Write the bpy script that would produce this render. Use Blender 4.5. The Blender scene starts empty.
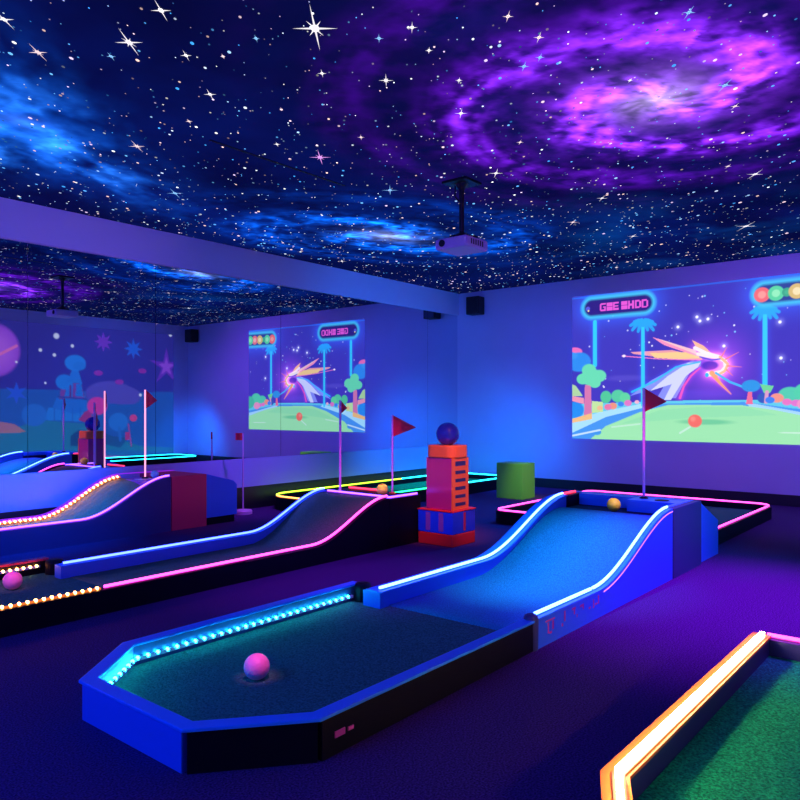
import bpy, math, random
import numpy as np
from mathutils import Vector, Euler

random.seed(7)
RNG = np.random.default_rng(11)
S = bpy.context.scene
C = bpy.context.scene.collection

# ------------------------------------------------------------------ camera
CAM_H = 1.1
cam_data = bpy.data.cameras.new('camera')
cam_data.sensor_width = 36.0
cam_data.lens = 730 / 800 * 36.0
cam_data.shift_y = 0.010
cam_data.clip_start = 0.02
cam = bpy.data.objects.new('camera', cam_data)
cam.location = (0, 0, CAM_H)
cam.rotation_euler = (math.pi / 2, 0, math.radians(39.4 - 90))
C.objects.link(cam)
S.camera = cam

S.view_settings.view_transform = 'Standard'
S.view_settings.look = 'None'
S.view_settings.gamma = 1.0
S.view_settings.exposure = 0.0
S.cycles.use_denoising = True
S.cycles.max_bounces = 8
S.cycles.sample_clamp_indirect = 4.0

world = bpy.data.worlds.new('world')
S.world = world
world.use_nodes = True
world.node_tree.nodes['Background'].inputs[0].default_value = (0.01, 0.02, 0.12, 1)
world.node_tree.nodes['Background'].inputs[1].default_value = 0.3

# room: X runs along the mirror wall, Y across the room
RX0, RX1 = -2.2, 9.1
RY0, RY1 = -0.6, 6.35
RH = CAM_H + 1.727


def aim(o, target):
    d = Vector(target) - Vector(o.location)
    o.rotation_euler = d.to_track_quat('-Z', 'Y').to_euler()


def spot(name, loc, target, color, watts, angle=80, blend=1.0, radius=0.03):
    l = bpy.data.lights.new(name, 'SPOT')
    l.color = color
    l.energy = watts
    l.spot_size = math.radians(angle)
    l.spot_blend = blend
    l.shadow_soft_size = radius
    o = bpy.data.objects.new(name, l)
    o.location = loc
    C.objects.link(o)
    aim(o, target)
    return o


def area(name, loc, target, color, watts, sx, sy):
    l = bpy.data.lights.new(name, 'AREA')
    l.shape = 'RECTANGLE'
    l.size, l.size_y = sx, sy
    l.color = color
    l.energy = watts
    o = bpy.data.objects.new(name, l)
    o.location = loc
    C.objects.link(o)
    aim(o, target)
    return o


# added coloured fill lights without fixtures, tinting the walls, floor and props
area('blue_wash_fill', (-1.6, 2.9, 2.3), (5.0, 3.4, 0.2), (0.0, 0.07, 1.0), 130, 2.6, 1.2)
spot('violet_wash_fill', (1.0, 0.6, 2.7), (5.0, 5.8, 1.6), (0.30, 0.10, 1.0), 40, 110)
spot('blue_corner_fill', (7.9, 4.95, 0.9), (9.1, 5.5, 0.3), (0.0, 0.19, 1.0), 66, 130)
spot('blue_upper_fill', (6.6, 4.2, 2.7), (9.1, 5.2, 1.0), (0.02, 0.08, 1.0), 100, 90)
spot('blue_panel_fill', (7.3, 4.7, 2.6), (7.7, 6.35, 0.3), (0.0, 0.24, 1.0), 420, 50)
spot('blue_side_fill', (2.0, 4.7, 2.7), (2.5, 6.35, 0.35), (0.0, 0.14, 1.0), 900, 50)
spot('violet_panel_fill', (4.9, 4.9, 2.7), (5.2, 6.35, 0.35), (0.34, 0.06, 1.0), 200, 50)
spot('violet_floor_fill', (4.7, 0.6, 2.75), (4.4, 1.05, 0.0), (0.32, 0.01, 1.0), 1000, 62)
spot('violet_wall_fill', (6.6, 1.4, 2.75), (9.1, 2.2, 0.6), (0.26, 0.07, 1.0), 200, 115)
spot('violet_beam_fill', (3.0, 3.4, 0.9), (2.9, 6.35, 2.65), (0.30, 0.15, 1.0), 110, 58)
spot('blue_beam_fill', (6.8, 4.2, 0.9), (7.4, 6.35, 2.65), (0.0, 0.17, 1.0), 200, 80)
spot('warm_tower_fill', (3.4, 1.7, 2.75), (4.85, 3.45, 0.5), (1.0, 0.22, 0.10), 420, 18)  # added warm light, brings out the orange of the tower
spot('warm_platform_fill', (3.2, 3.6, 2.75), (4.0, 5.85, 0.35), (1.0, 0.05, 0.15), 60, 24)
spot('lime_block_fill', (6.4, 3.2, 2.75), (7.8, 4.4, 0.2), (0.6, 0.8, 0.1), 300, 13)  # added to brighten the green block
spot('pink_ball_fill', (1.2, 1.2, 2.75), (1.84, 2.22, 0.1), (1.0, 0.14, 0.5), 330, 3.6)  # added narrow light on the pink ball alone
spot('pink_left_ball_fill', (1.2, 3.2, 2.75), (1.84, 4.41, 0.1), (1.0, 0.12, 0.5), 300, 4)
spot('blue_ramp_fill', (3.3, 2.0, 2.78), (4.1, 2.15, 0.1), (0.0, 0.42, 1.0), 360, 40)  # added to strengthen the blue on the ramp turf
spot('blue_green_fill', (7.2, 3.0, 2.75), (6.3, 3.6, 0.0), (0.0, 0.20, 1.0), 320, 80)
spot('violet_aisle_fill', (3.4, 2.4, 2.78), (3.4, 3.15, 0.0), (0.34, 0.01, 1.0), 210, 48)
spot('blue_end_fill', (4.9, -0.2, 2.4), (5.5, 1.65, 0.15), (0.0, 0.20, 1.0), 170, 34)
spot('blue_far_corner_fill', (8.2, 0.3, 0.9), (9.1, -0.2, 0.3), (0.0, 0.2, 1.0), 60, 120)
spot('pink_flag_fill', (3.5, 1.0, 2.6), (5.18, 1.98, 0.9), (1.0, 0.08, 0.7), 260, 9)  # added to brighten the pole and flag
spot('pink_deck_fill', (2.9, 2.6, 2.6), (4.5, 4.05, 0.7), (1.0, 0.05, 0.75), 260, 16)
spot('yellow_ball_fill', (3.9, 1.2, 2.7), (4.99, 2.12, 0.41), (1.0, 0.75, 0.3), 260, 3.2)  # added narrow light on the yellow ball alone
spot('yellow_deck_fill', (3.4, 3.0, 2.7), (4.52, 3.90, 0.434), (1.0, 0.75, 0.3), 260, 3.2)
spot('blue_mural_fill', (6.8, 1.2, 2.6), (7.5, -0.6, 1.0), (0.06, 0.10, 1.0), 60, 120)


# ------------------------------------------------------------------ materials
def new_mat(name):
    m = bpy.data.materials.new(name)
    m.use_nodes = True
    return m, m.node_tree.nodes, m.node_tree.links


def paint(name, col, rough=0.5, noise=0.0, scale=20.0, bump=0.0, metallic=0.0, spec=0.5):
    m, n, l = new_mat(name)
    b = n['Principled BSDF']
    b.inputs['Base Color'].default_value = (*col, 1)
    b.inputs['Roughness'].default_value = rough
    b.inputs['Metallic'].default_value = metallic
    b.inputs['Specular IOR Level'].default_value = spec
    if noise or bump:
        tc = n.new('ShaderNodeTexCoord')
        t = n.new('ShaderNodeTexNoise')
        t.inputs['Scale'].default_value = scale
        t.inputs['Detail'].default_value = 4
        l.new(tc.outputs['Object'], t.inputs['Vector'])
        if noise:
            r = n.new('ShaderNodeMapRange')
            r.inputs['From Min'].default_value = 0.3
            r.inputs['From Max'].default_value = 0.7
            r.inputs['To Min'].default_value = 1 - noise
            r.inputs['To Max'].default_value = 1 + noise
            mx = n.new('ShaderNodeVectorMath')
            mx.operation = 'SCALE'
            mx.inputs[0].default_value = col
            l.new(t.outputs['Fac'], r.inputs['Value'])
            l.new(r.outputs['Result'], mx.inputs['Scale'])
            l.new(mx.outputs['Vector'], b.inputs['Base Color'])
        if bump:
            bp = n.new('ShaderNodeBump')
            bp.inputs['Strength'].default_value = bump
            bp.inputs['Distance'].default_value = 0.01
            l.new(t.outputs['Fac'], bp.inputs['Height'])
            l.new(bp.outputs['Normal'], b.inputs['Normal'])
    return m


def glow(name, col, strength):
    m, n, l = new_mat(name)
    b = n['Principled BSDF']
    b.inputs['Base Color'].default_value = (0.02, 0.02, 0.02, 1)
    b.inputs['Emission Color'].default_value = (*col, 1)
    b.inputs['Emission Strength'].default_value = strength
    return m


def vcol_glow(name, strength, base=(0.02, 0.02, 0.02)):
    m, n, l = new_mat(name)
    b = n['Principled BSDF']
    b.inputs['Base Color'].default_value = (*base, 1)
    b.inputs['Roughness'].default_value = 0.9
    b.inputs['Specular IOR Level'].default_value = 0.0
    a = n.new('ShaderNodeVertexColor')
    a.layer_name = 'Col'
    l.new(a.outputs['Color'], b.inputs['Emission Color'])
    b.inputs['Emission Strength'].default_value = strength
    return m


M = {}
M['wall'] = paint('wall_paint', (0.56, 0.52, 0.72), 0.6, 0.02, 3.0, 0.02)
M['beam'] = paint('beam_paint', (0.62, 0.56, 0.76), 0.6)
M['kick'] = paint('kick_panel_paint', (0.38, 0.42, 0.80), 0.45)
M['base'] = paint('baseboard_black', (0.010, 0.009, 0.016), 0.5)
M['carpet'] = paint('carpet', (0.085, 0.03, 0.14), 0.95, 0.7, 150.0, 0.5, spec=0.1)
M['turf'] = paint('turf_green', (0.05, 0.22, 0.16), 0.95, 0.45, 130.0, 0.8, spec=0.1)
M['turf_blue_lit'] = paint('turf_ramp_blue_lit', (0.03, 0.42, 0.46), 0.95, 0.35, 130.0, 0.7, spec=0.1)  # blue of the strip light is mixed into this turf colour
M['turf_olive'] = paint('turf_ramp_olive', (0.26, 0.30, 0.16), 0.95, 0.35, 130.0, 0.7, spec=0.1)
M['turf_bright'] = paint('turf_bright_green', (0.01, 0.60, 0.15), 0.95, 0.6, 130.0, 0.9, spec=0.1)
M['black'] = paint('black_board', (0.004, 0.0035, 0.010), 0.5, spec=0.15)
M['navy'] = paint('navy_board', (0.03, 0.035, 0.16), 0.5)
M['blue'] = paint('blue_board', (0.03, 0.20, 0.85), 0.4)
M['blue_rim'] = paint('blue_rim', (0.02, 0.34, 1.0), 0.35)
M['purple_rim'] = paint('purple_rim', (0.30, 0.10, 0.55), 0.4)
M['tower_blue'] = paint('tower_blue', (0.01, 0.08, 1.0), 0.45)
M['maroon'] = paint('maroon_board', (0.55, 0.03, 0.10), 0.45)
M['red'] = paint('red_paint', (0.85, 0.03, 0.02), 0.45)
M['red_cloth'] = paint('red_cloth', (0.90, 0.03, 0.05), 0.7)
M['orange'] = paint('orange_paint', (0.95, 0.22, 0.03), 0.4)
M['magenta'] = paint('magenta_gloss', (0.50, 0.03, 0.22), 0.18)
M['green'] = paint('green_paint', (0.22, 0.62, 0.06), 0.5)
M['ball_blue'] = paint('blue_gloss', (0.015, 0.03, 0.40), 0.12)
M['white'] = paint('white_plastic', (0.85, 0.80, 0.85), 0.35)
M['pinkball'] = paint('pink_ball', (1.0, 0.38, 0.62), 0.45)
M['yellow'] = paint('yellow_ball', (1.0, 0.72, 0.05), 0.45)
M['cyanball'] = paint('cyan_ball', (0.2, 0.85, 0.85), 0.4)
M['pole'] = paint('pink_white_pole', (0.95, 0.55, 0.80), 0.35)
M['metal'] = paint('dark_metal', (0.012, 0.012, 0.016), 0.4, metallic=0.3)
M['projector'] = paint('projector_shell', (0.72, 0.48, 0.70), 0.4)
M['speaker'] = paint('speaker_black', (0.008, 0.008, 0.012), 0.6)
M['pink_ink'] = paint('pink_ink', (0.75, 0.05, 0.35), 0.6)
M['cup'] = paint('cup_black', (0.004, 0.004, 0.006), 0.6)

NEON = {   # halo colour, core colour, core strength
    'blue':   ((0.0, 0.03, 1.0), (0.03, 0.055, 1.0), 16),
    'sky':    ((0.0, 0.14, 1.0), (0.04, 0.09, 1.0), 22),
    'cyan':   ((0.0, 0.50, 0.85), (0.01, 0.55, 0.80), 10),
    'pink':   ((0.80, 0.01, 0.50), (1.0, 0.06, 0.60), 5.5),
    'violet': ((0.42, 0.01, 1.0), (0.14, 0.045, 1.0), 9),
    'warm':   ((1.0, 0.30, 0.06), (1.0, 0.60, 0.32), 48),
    'orange': ((1.0, 0.20, 0.02), (1.0, 0.32, 0.07), 5),
    'red':    ((1.0, 0.02, 0.06), (1.0, 0.03, 0.08), 4),
    'green':  ((0.0, 0.7, 0.25), (0.02, 1.0, 0.30), 5),
    'lime':   ((0.35, 0.75, 0.0), (0.5, 1.0, 0.03), 4),
}
for k, (halo, core, st) in NEON.items():
    M['halo_' + k] = glow('neon_edge_' + k, halo, 0.95)
    M['core_' + k] = glow('neon_core_' + k, core, st)
    M['led_' + k] = glow('led_' + k, core, st * 7)
M['core_pole'] = glow('glowing_pole', (1.0, 0.30, 0.50), 1.9)


# ------------------------------------------------------------------ mesh builder
class MB:
    def __init__(s):
        s.v, s.f, s.mi = [], [], []

    def add(s, verts, faces, mi=0):
        b = len(s.v)
        s.v += [tuple(p) for p in verts]
        s.f += [tuple(b + i for i in f) for f in faces]
        s.mi += [mi] * len(faces)
        return s

    def box(s, x0, x1, y0, y1, z0, z1, mi=0):
        v = [(x0, y0, z0), (x1, y0, z0), (x1, y1, z0), (x0, y1, z0),
             (x0, y0, z1), (x1, y0, z1), (x1, y1, z1), (x0, y1, z1)]
        return s.add(v, [(0, 3, 2, 1), (4, 5, 6, 7), (0, 1, 5, 4), (1, 2, 6, 5), (2, 3, 7, 6), (3, 0, 4, 7)], mi)

    def prism_y(s, prof, y0, y1, mi=0):
        """profile in (x, z), extruded along y"""
        n = len(prof)
        v = [(x, y0, z) for x, z in prof] + [(x, y1, z) for x, z in prof]
        f = [tuple(range(n)), tuple(range(2 * n - 1, n - 1, -1))]
        f += [(i + n, (i + 1) % n + n, (i + 1) % n, i) for i in range(n)]
        return s.add(v, f, mi)

    def prism_z(s, poly, z0, z1, mi=0):
        n = len(poly)
        v = [(x, y, z0) for x, y in poly] + [(x, y, z1) for x, y in poly]
        f = [tuple(range(n - 1, -1, -1)), tuple(range(n, 2 * n))]
        f += [(i, (i + 1) % n, (i + 1) % n + n, i + n) for i in range(n)]
        return s.add(v, f, mi)

    def lathe(s, c, prof, seg=24, mi=0):
        """prof: (r, z) from bottom to top, about a vertical axis at c"""
        v, f = [], []
        for r, z in prof:
            for k in range(seg):
                a = 2 * math.pi * k / seg
                v.append((c[0] + r * math.cos(a), c[1] + r * math.sin(a), c[2] + z))
        for i in range(len(prof) - 1):
            for k in range(seg):
                k2 = (k + 1) % seg
                f.append((i * seg + k, i * seg + k2, (i + 1) * seg + k2, (i + 1) * seg + k))
        f.append(tuple(range(seg - 1, -1, -1)))
        f.append(tuple((len(prof) - 1) * seg + k for k in range(seg)))
        return s.add(v, f, mi)

    def sphere(s, c, r, seg=28, rings=16, mi=0):
        prof = [(max(1e-4, r * math.sin(math.pi * i / rings)), -r * math.cos(math.pi * i / rings)) for i in range(rings + 1)]
        return s.lathe(c, prof, seg, mi)

    def sweep(s, path, w, zt, zb, absolute=False, closed=False, mi=0, side=0.0):
        """ribbon with horizontal width w along path; top = z+zt, bottom = z+zb (or absolute height zb)
        side shifts the ribbon sideways (positive = left of travel)"""
        n = len(path)
        v, f = [], []
        for i, p in enumerate(path):
            if closed:
                a, b = path[(i - 1) % n], path[(i + 1) % n]
            else:
                a, b = path[max(i - 1, 0)], path[min(i + 1, n - 1)]
            d1 = Vector((p[0] - a[0], p[1] - a[1]))
            d2 = Vector((b[0] - p[0], b[1] - p[1]))
            if d1.length < 1e-6: d1 = d2
            if d2.length < 1e-6: d2 = d1
            d1.normalize(); d2.normalize()
            n1 = Vector((-d1.y, d1.x)); n2 = Vector((-d2.y, d2.x))
            m = (n1 + n2)
            if m.length < 1e-6: m = n1
            m.normalize()
            k = 1 / max(0.4, m.dot(n1))
            lft = m * k * (side + w / 2); rgt = m * k * (side - w / 2)
            zt_ = p[2] + zt
            zb_ = zb if absolute else p[2] + zb
            v += [(p[0] + lft.x, p[1] + lft.y, zt_), (p[0] + rgt.x, p[1] + rgt.y, zt_),
                  (p[0] + rgt.x, p[1] + rgt.y, zb_), (p[0] + lft.x, p[1] + lft.y, zb_)]
        rng = n if closed else n - 1
        for i in range(rng):
            a, b = i * 4, ((i + 1) % n) * 4
            for q in range(4):
                q2 = (q + 1) % 4
                f.append((a + q, a + q2, b + q2, b + q))
        if not closed:
            f.append((3, 2, 1, 0))
            e = (n - 1) * 4
            f.append((e, e + 1, e + 2, e + 3))
        return s.add(v, f, mi)

    def tube(s, a, b, r, seg=12, mi=0, r2=None):
        a, b = Vector(a), Vector(b)
        r2 = r if r2 is None else r2
        d = (b - a).normalized()
        u = d.orthogonal().normalized(); w = d.cross(u)
        v = []
        for p, rr in ((a, r), (b, r2)):
            for k in range(seg):
                t = 2 * math.pi * k / seg
                v.append(tuple(p + u * rr * math.cos(t) + w * rr * math.sin(t)))
        f = [(k, (k + 1) % seg, (k + 1) % seg + seg, k + seg) for k in range(seg)]
        f += [tuple(range(seg - 1, -1, -1)), tuple(range(seg, 2 * seg))]
        return s.add(v, f, mi)


def wloc(o):
    p = Vector((0, 0, 0))
    while o is not None:
        p = p + o.location
        o = o.parent
    return p


def build(name, mb, mats, parent=None, origin=None, smooth=False, bevel=0.0, label=None):
    """mesh object out of world-space geometry"""
    if not isinstance(mats, (list, tuple)):
        mats = [mats]
    base = wloc(parent) if parent is not None else Vector((0, 0, 0))
    org = Vector(origin) if origin is not None else base
    me = bpy.data.meshes.new(name)
    me.from_pydata([(x - org.x, y - org.y, z - org.z) for x, y, z in mb.v], [], mb.f)
    for m in mats:
        me.materials.append(M[m] if isinstance(m, str) else m)
    me.polygons.foreach_set('material_index', mb.mi)
    if smooth:
        me.polygons.foreach_set('use_smooth', [True] * len(me.polygons))
    me.update()
    o = bpy.data.objects.new(name, me)
    C.objects.link(o)
    o.location = org - base
    if parent is not None:
        o.parent = parent
    if smooth and smooth != 'all':
        pass
    if bevel:
        b = o.modifiers.new('bevel', 'BEVEL')
        b.width = bevel
        b.segments = 2
        b.limit_method = 'ANGLE'
    if label:
        o['label'] = label
    return o


def thing(name, label, cat, loc, group=None):
    o = bpy.data.objects.new(name, None)
    o.empty_display_size = 0.1
    C.objects.link(o)
    o.location = loc
    o['label'] = label
    o['category'] = cat
    if group:
        o['group'] = group
    return o


def tag(o, label, cat, group=None):
    o['label'] = label
    o['category'] = cat
    if group:
        o['group'] = group
    return o


def struct(o):
    o['kind'] = 'structure'
    return o


# ------------------------------------------------------------------ painter: pictures as colour attributes on flat grids
def lin(c):
    c = np.array(c, dtype=float) / 255.0
    return np.where(c <= 0.04045, c / 12.92, ((c + 0.055) / 1.055) ** 2.4)


class Canvas:
    def __init__(s, u0, u1, v0, v1, step):
        s.nu = int(round((u1 - u0) / step)) + 1
        s.nv = int(round((v1 - v0) / step)) + 1
        s.us = np.linspace(u0, u1, s.nu); s.vs = np.linspace(v0, v1, s.nv)
        s.U, s.V = np.meshgrid(s.us, s.vs)
        s.c = np.zeros((s.nv, s.nu, 3))

    def put(s, a, col):
        a = np.clip(a, 0, 1)[..., None]
        s.c = s.c * (1 - a) + lin(col) * a

    def glow(s, a, col):
        s.c = s.c + np.clip(a, 0, 4)[..., None] * lin(col)

    def inside(s, pts):
        r = np.zeros(s.U.shape, bool)
        n = len(pts)
        for i in range(n):
            x1, y1 = pts[i]; x2, y2 = pts[(i + 1) % n]
            if y1 == y2: continue
            c = ((y1 > s.V) != (y2 > s.V)) & (s.U < (x2 - x1) * (s.V - y1) / (y2 - y1) + x1)
            r ^= c
        return r

    def poly(s, pts, col, alpha=1.0):
        s.put(s.inside(pts) * alpha, col)

    def ell(s, p, ru, rv, col, alpha=1.0, soft=0.15):
        d = np.sqrt(((s.U - p[0]) / ru) ** 2 + ((s.V - p[1]) / rv) ** 2)
        s.put(alpha * np.clip((1 - d) / soft + 0.5, 0, 1), col)

    def blob(s, p, r, col, amt):
        d2 = ((s.U - p[0]) ** 2 + (s.V - p[1]) ** 2) / r ** 2
        s.glow(amt * np.exp(-d2), col)

    def dist(s, pts):
        best = np.full(s.U.shape, 1e9); tt = np.zeros(s.U.shape)
        n = len(pts) - 1
        for i in range(n):
            a = np.array(pts[i]); b = np.array(pts[i + 1]); d = b - a
            L = max(1e-9, (d ** 2).sum())
            t = np.clip(((s.U - a[0]) * d[0] + (s.V - a[1]) * d[1]) / L, 0, 1)
            dd = np.hypot(s.U - a[0] - t * d[0], s.V - a[1] - t * d[1])
            m = dd < best
            best = np.where(m, dd, best); tt = np.where(m, (i + t) / n, tt)
        return best, tt

    def line(s, pts, w, col, alpha=1.0, w2=None, halo=None, hw=3.0, ha=0.5):
        d, t = s.dist(pts)
        ww = w if w2 is None else w + (w2 - w) * t
        if halo is not None:
            s.glow(ha * np.exp(-(d / (ww * hw)) ** 2), halo)
        s.put(alpha * np.clip((ww - d) / (0.35 * w + 1e-6) + 0.5, 0, 1), col)


def value_noise(X, Y, seed, freq):
    g = np.random.default_rng(seed).random((256, 256))
    x = X * freq + 1000; y = Y * freq + 1000
    xi = np.floor(x).astype(int); yi = np.floor(y).astype(int)
    fx = x - xi; fy = y - yi
    fx = fx * fx * (3 - 2 * fx); fy = fy * fy * (3 - 2 * fy)
    a = g[yi % 256, xi % 256]; b = g[yi % 256, (xi + 1) % 256]
    c = g[(yi + 1) % 256, xi % 256]; d = g[(yi + 1) % 256, (xi + 1) % 256]
    return (a * (1 - fx) + b * fx) * (1 - fy) + (c * (1 - fx) + d * fx) * fy


def fbm(X, Y, seed, freq, octaves=5):
    r = 0; amp = 0.5; tot = 0
    for o in range(octaves):
        r = r + amp * value_noise(X, Y, seed + o, freq * 2 ** o)
        tot += amp; amp *= 0.55
    return r / tot


def grid_object(name, cv, to_world, mat, flip=False):
    nu, nv = cv.nu, cv.nv
    P = to_world(cv.U.ravel(), cv.V.ravel())
    idx = np.arange(nu * nv).reshape(nv, nu)
    q = np.stack([idx[:-1, :-1], idx[:-1, 1:], idx[1:, 1:], idx[1:, :-1]], -1).reshape(-1, 4)
    if flip: q = q[:, ::-1]
    me = bpy.data.meshes.new(name)
    me.vertices.add(nu * nv)
    me.vertices.foreach_set('co', P.astype(np.float32).ravel())
    me.loops.add(q.size)
    me.loops.foreach_set('vertex_index', q.astype(np.int32).ravel())
    me.polygons.add(len(q))
    me.polygons.foreach_set('loop_start', (np.arange(len(q)) * 4).astype(np.int32))
    me.update(calc_edges=True)
    at = me.color_attributes.new('Col', 'FLOAT_COLOR', 'POINT')
    rgba = np.concatenate([cv.c.reshape(-1, 3), np.ones((nu * nv, 1))], 1)
    at.data.foreach_set('color', rgba.astype(np.float32).ravel())
    me.materials.append(mat)
    o = bpy.data.objects.new(name, me)
    C.objects.link(o)
    return o


# ------------------------------------------------------------------ room shell
T = 0.12
struct(build('floor', MB().box(RX0 - T, RX1 + T, RY0 - T, RY1 + T, -0.1, 0.0), 'carpet'))
struct(build('wall_screen', MB().box(RX1, RX1 + T, RY0 - T, RY1 + T, 0, RH + .1), 'wall'))
struct(build('wall_mirror', MB().box(RX0, RX1, RY1 + 0.03, RY1 + T, 0, RH + .1), 'wall'))
struct(build('wall_mural', MB().box(RX0, RX1, RY0 - T, RY0, 0, RH + .1), 'wall'))
struct(build('wall_back', MB().box(RX0 - T, RX0, RY0 - T, RY1 + T, 0, RH + .1), 'wall'))
struct(build('baseboard_screen', MB().box(RX1 - 0.02, RX1, RY0, RY1 - 0.02, 0, 0.125), 'base', bevel=.004))
struct(build('baseboard_mirror', MB().box(RX0, RX1 - .02, RY1 - 0.025, RY1 + .03, 0, 0.24), 'base', bevel=.004))
struct(build('baseboard_mural', MB().box(RX0, RX1 - .02, RY0, RY0 + 0.02, 0, 0.14), 'base', bevel=.004))
struct(build('trim_1', MB().box(RX0, RX1, RY1 - 0.02, RY1 + .03, 0.24, 0.55), 'kick', bevel=.003))
struct(build('trim_2', MB().box(RX0, RX1, RY1 - 0.035, RY1 + .03, 2.5, RH), 'beam', bevel=.003))

# ceiling with its printed, back-lit night sky
print('painting ceiling')
cv = Canvas(RX0, RX1, RY0, RY1, 0.016)
X, Y = cv.U, cv.V
n1 = fbm(X, Y, 3, 1.1); n2 = fbm(X, Y, 21, 3.2); n3 = fbm(X, Y, 55, 7.0)
base = lin((3, 8, 62))
cv.c[:] = base
cv.c *= (0.45 + 1.1 * n1)[..., None]
cv.c += (np.clip(n1 - 0.45, 0, 1) * 0.5)[..., None] * lin((0, 35, 130))


def sstep(a, b, x):
    t = np.clip((x - a) / (b - a), 0, 1)
    return t * t * (3 - 2 * t)


def galaxy(cx, cy, R, ang, squash, c_arm, c_mid, c_core, twist, seed, amt=1.0, core_r=0.16):
    dx, dy = X - cx, Y - cy
    a = math.radians(ang)
    u = dx * math.cos(a) + dy * math.sin(a)
    w = (-dx * math.sin(a) + dy * math.cos(a)) / squash
    r = np.hypot(u, w) / R
    th = np.arctan2(w, u)
    nn = fbm(X, Y, seed, 1.6) - 0.5
    # stretch the fine structure along the arms
    ax, ay = r * R * 2.6, th * 1.5 + twist * r * .5
    fine = fbm(ax * 1.6, np.cos(ay) * 2 + 5, seed + 9, 1.7) * .5 + fbm(X, Y, seed + 13, 9.0, 5) * .6 - .05
    ph = 2 * th + twist * r * R + 3.4 * nn
    arm = np.clip(0.5 + 0.5 * np.cos(ph), 0, 1) ** 1.15
    fall = np.exp(-(r / 0.82) ** 3)
    det = np.clip((fine - 0.36) * 4.6, 0, 2.0)
    dens = fall * (0.16 + 1.0 * arm) * (0.22 + det)
    cv.c += (amt * 0.75 * dens)[..., None] * lin(c_arm)
    cv.c += (amt * 0.75 * dens ** 2.2 * np.exp(-(r / 0.75) ** 2))[..., None] * lin(c_mid)
    cv.c += (amt * 0.9 * np.exp(-(r * R / core_r) ** 1.1) * (.5 + det * .6))[..., None] * lin(c_core)
    cv.c += (amt * 0.35 * np.exp(-(r * R / core_r / 2.8) ** 1.6) * (.3 + det))[..., None] * lin(c_mid)


galaxy(4.07, 1.49, 1.75, 35, 0.95, (98, 0, 208), (150, 55, 240), (225, 200, 255), 8.5, 77, 1.25, 0.14)
galaxy(5.60, 4.75, 2.1, -28, 0.62, (0, 66, 200), (10, 110, 240), (200, 210, 255), 5.0, 99, 1.15, 0.15)
# blue cloud on the left
for cx_, cy_, rx_, ry_, an_, am_ in ((2.0, 4.55, .95, .40, 50, .55), (2.5, 4.95, 1.1, .35, 30, .6), (1.9, 5.0, .7, .4, 70, .5)):
    a_ = math.radians(an_)
    uu = (X - cx_) * math.cos(a_) + (Y - cy_) * math.sin(a_); vv = -(X - cx_) * math.sin(a_) + (Y - cy_) * math.cos(a_)
    bl = np.exp(-((uu / rx_) ** 2 + (vv / ry_) ** 2))
    st_ = fbm(uu * .7, vv * 1.5, 141, 3.4, 6)
    cl = np.clip((st_ - .40) * 4.2, 0, 1.5) * (0.35 + 1.1 * n3)
    cv.c += (am_ * bl * cl)[..., None] * lin((0, 92, 235))
    cv.c += (am_ * (bl * cl) ** 2.5 * .5)[..., None] * lin((60, 150, 255))
cv.c += (np.exp(-(((X - 1.95) / .14) ** 2 + ((Y - 4.55) / .1) ** 2)) * .5)[..., None] * lin((70, 120, 240))
bl = np.exp(-(((X - 7.6) / 1.6) ** 2 + ((Y - 2.6) / 1.4) ** 2))
cv.c += (bl * np.clip(fbm(X, Y, 150, 1.6) - 0.42, 0, 1) * 1.3)[..., None] * lin((0, 80, 170))
M['ceiling'] = vcol_glow('ceiling_night_sky_print', 1.0, (0.01, 0.012, 0.03))
ceil = grid_object('ceiling', cv, lambda u, v: np.stack([u, v, np.full_like(u, RH)], -1), M['ceiling'], flip=True)

# the stars: small glowing discs and pointed sparkles printed on the ceiling, merged into its mesh
star_cols = [(1, 1, 1), (0.75, 0.85, 1), (0.35, 0.6, 1), (0.1, 0.4, 1), (0.05, 0.35, 1), (0.15, 0.5, 1), (1, 0.7, 0.85), (0.8, 0.6, 1), (.6, .7, 1), (1, .65, .6)]
sv, sf, sc = [], [], []
ZS = RH - 0.002
LD = (0.7727, 0.6347)   # the print is stretched along the room's diagonal


def disc(x, y, r, col, n=6):
    b = len(sv)
    for k in range(n):
        p_, q_ = r * math.cos(2 * math.pi * k / n) * 1.7, r * math.sin(2 * math.pi * k / n)
        sv.append((x + p_ * LD[0] - q_ * LD[1], y + p_ * LD[1] + q_ * LD[0], ZS))
    sf.append(tuple(b + k for k in range(n))); sc.append((col, n))


def spark(x, y, r, col, tilt, arms=4):
    """pointed star; its long arms lie along and across the print's diagonal"""
    for k in range(arms):
        a = 2 * math.pi * k / arms
        L = r if arms == 4 or k % 2 == 0 else r * .45
        w = r * 0.035 + 0.002
        ca, sa = math.cos(a), math.sin(a)
        b = len(sv)
        for p_, q_ in ((-w * sa, w * ca), (w * sa, -w * ca), (L * ca, L * sa)):
            p_ *= 2.0
            sv.append((x + p_ * LD[0] - q_ * LD[1], y + p_ * LD[1] + q_ * LD[0], ZS - .0005))
        sf.append((b, b + 1, b + 2)); sc.append((tuple(c * .8 for c in col), 3))
    disc(x, y, r * .15 + .005, tuple(min(1.5, c * 1.3) for c in col), 8)


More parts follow.
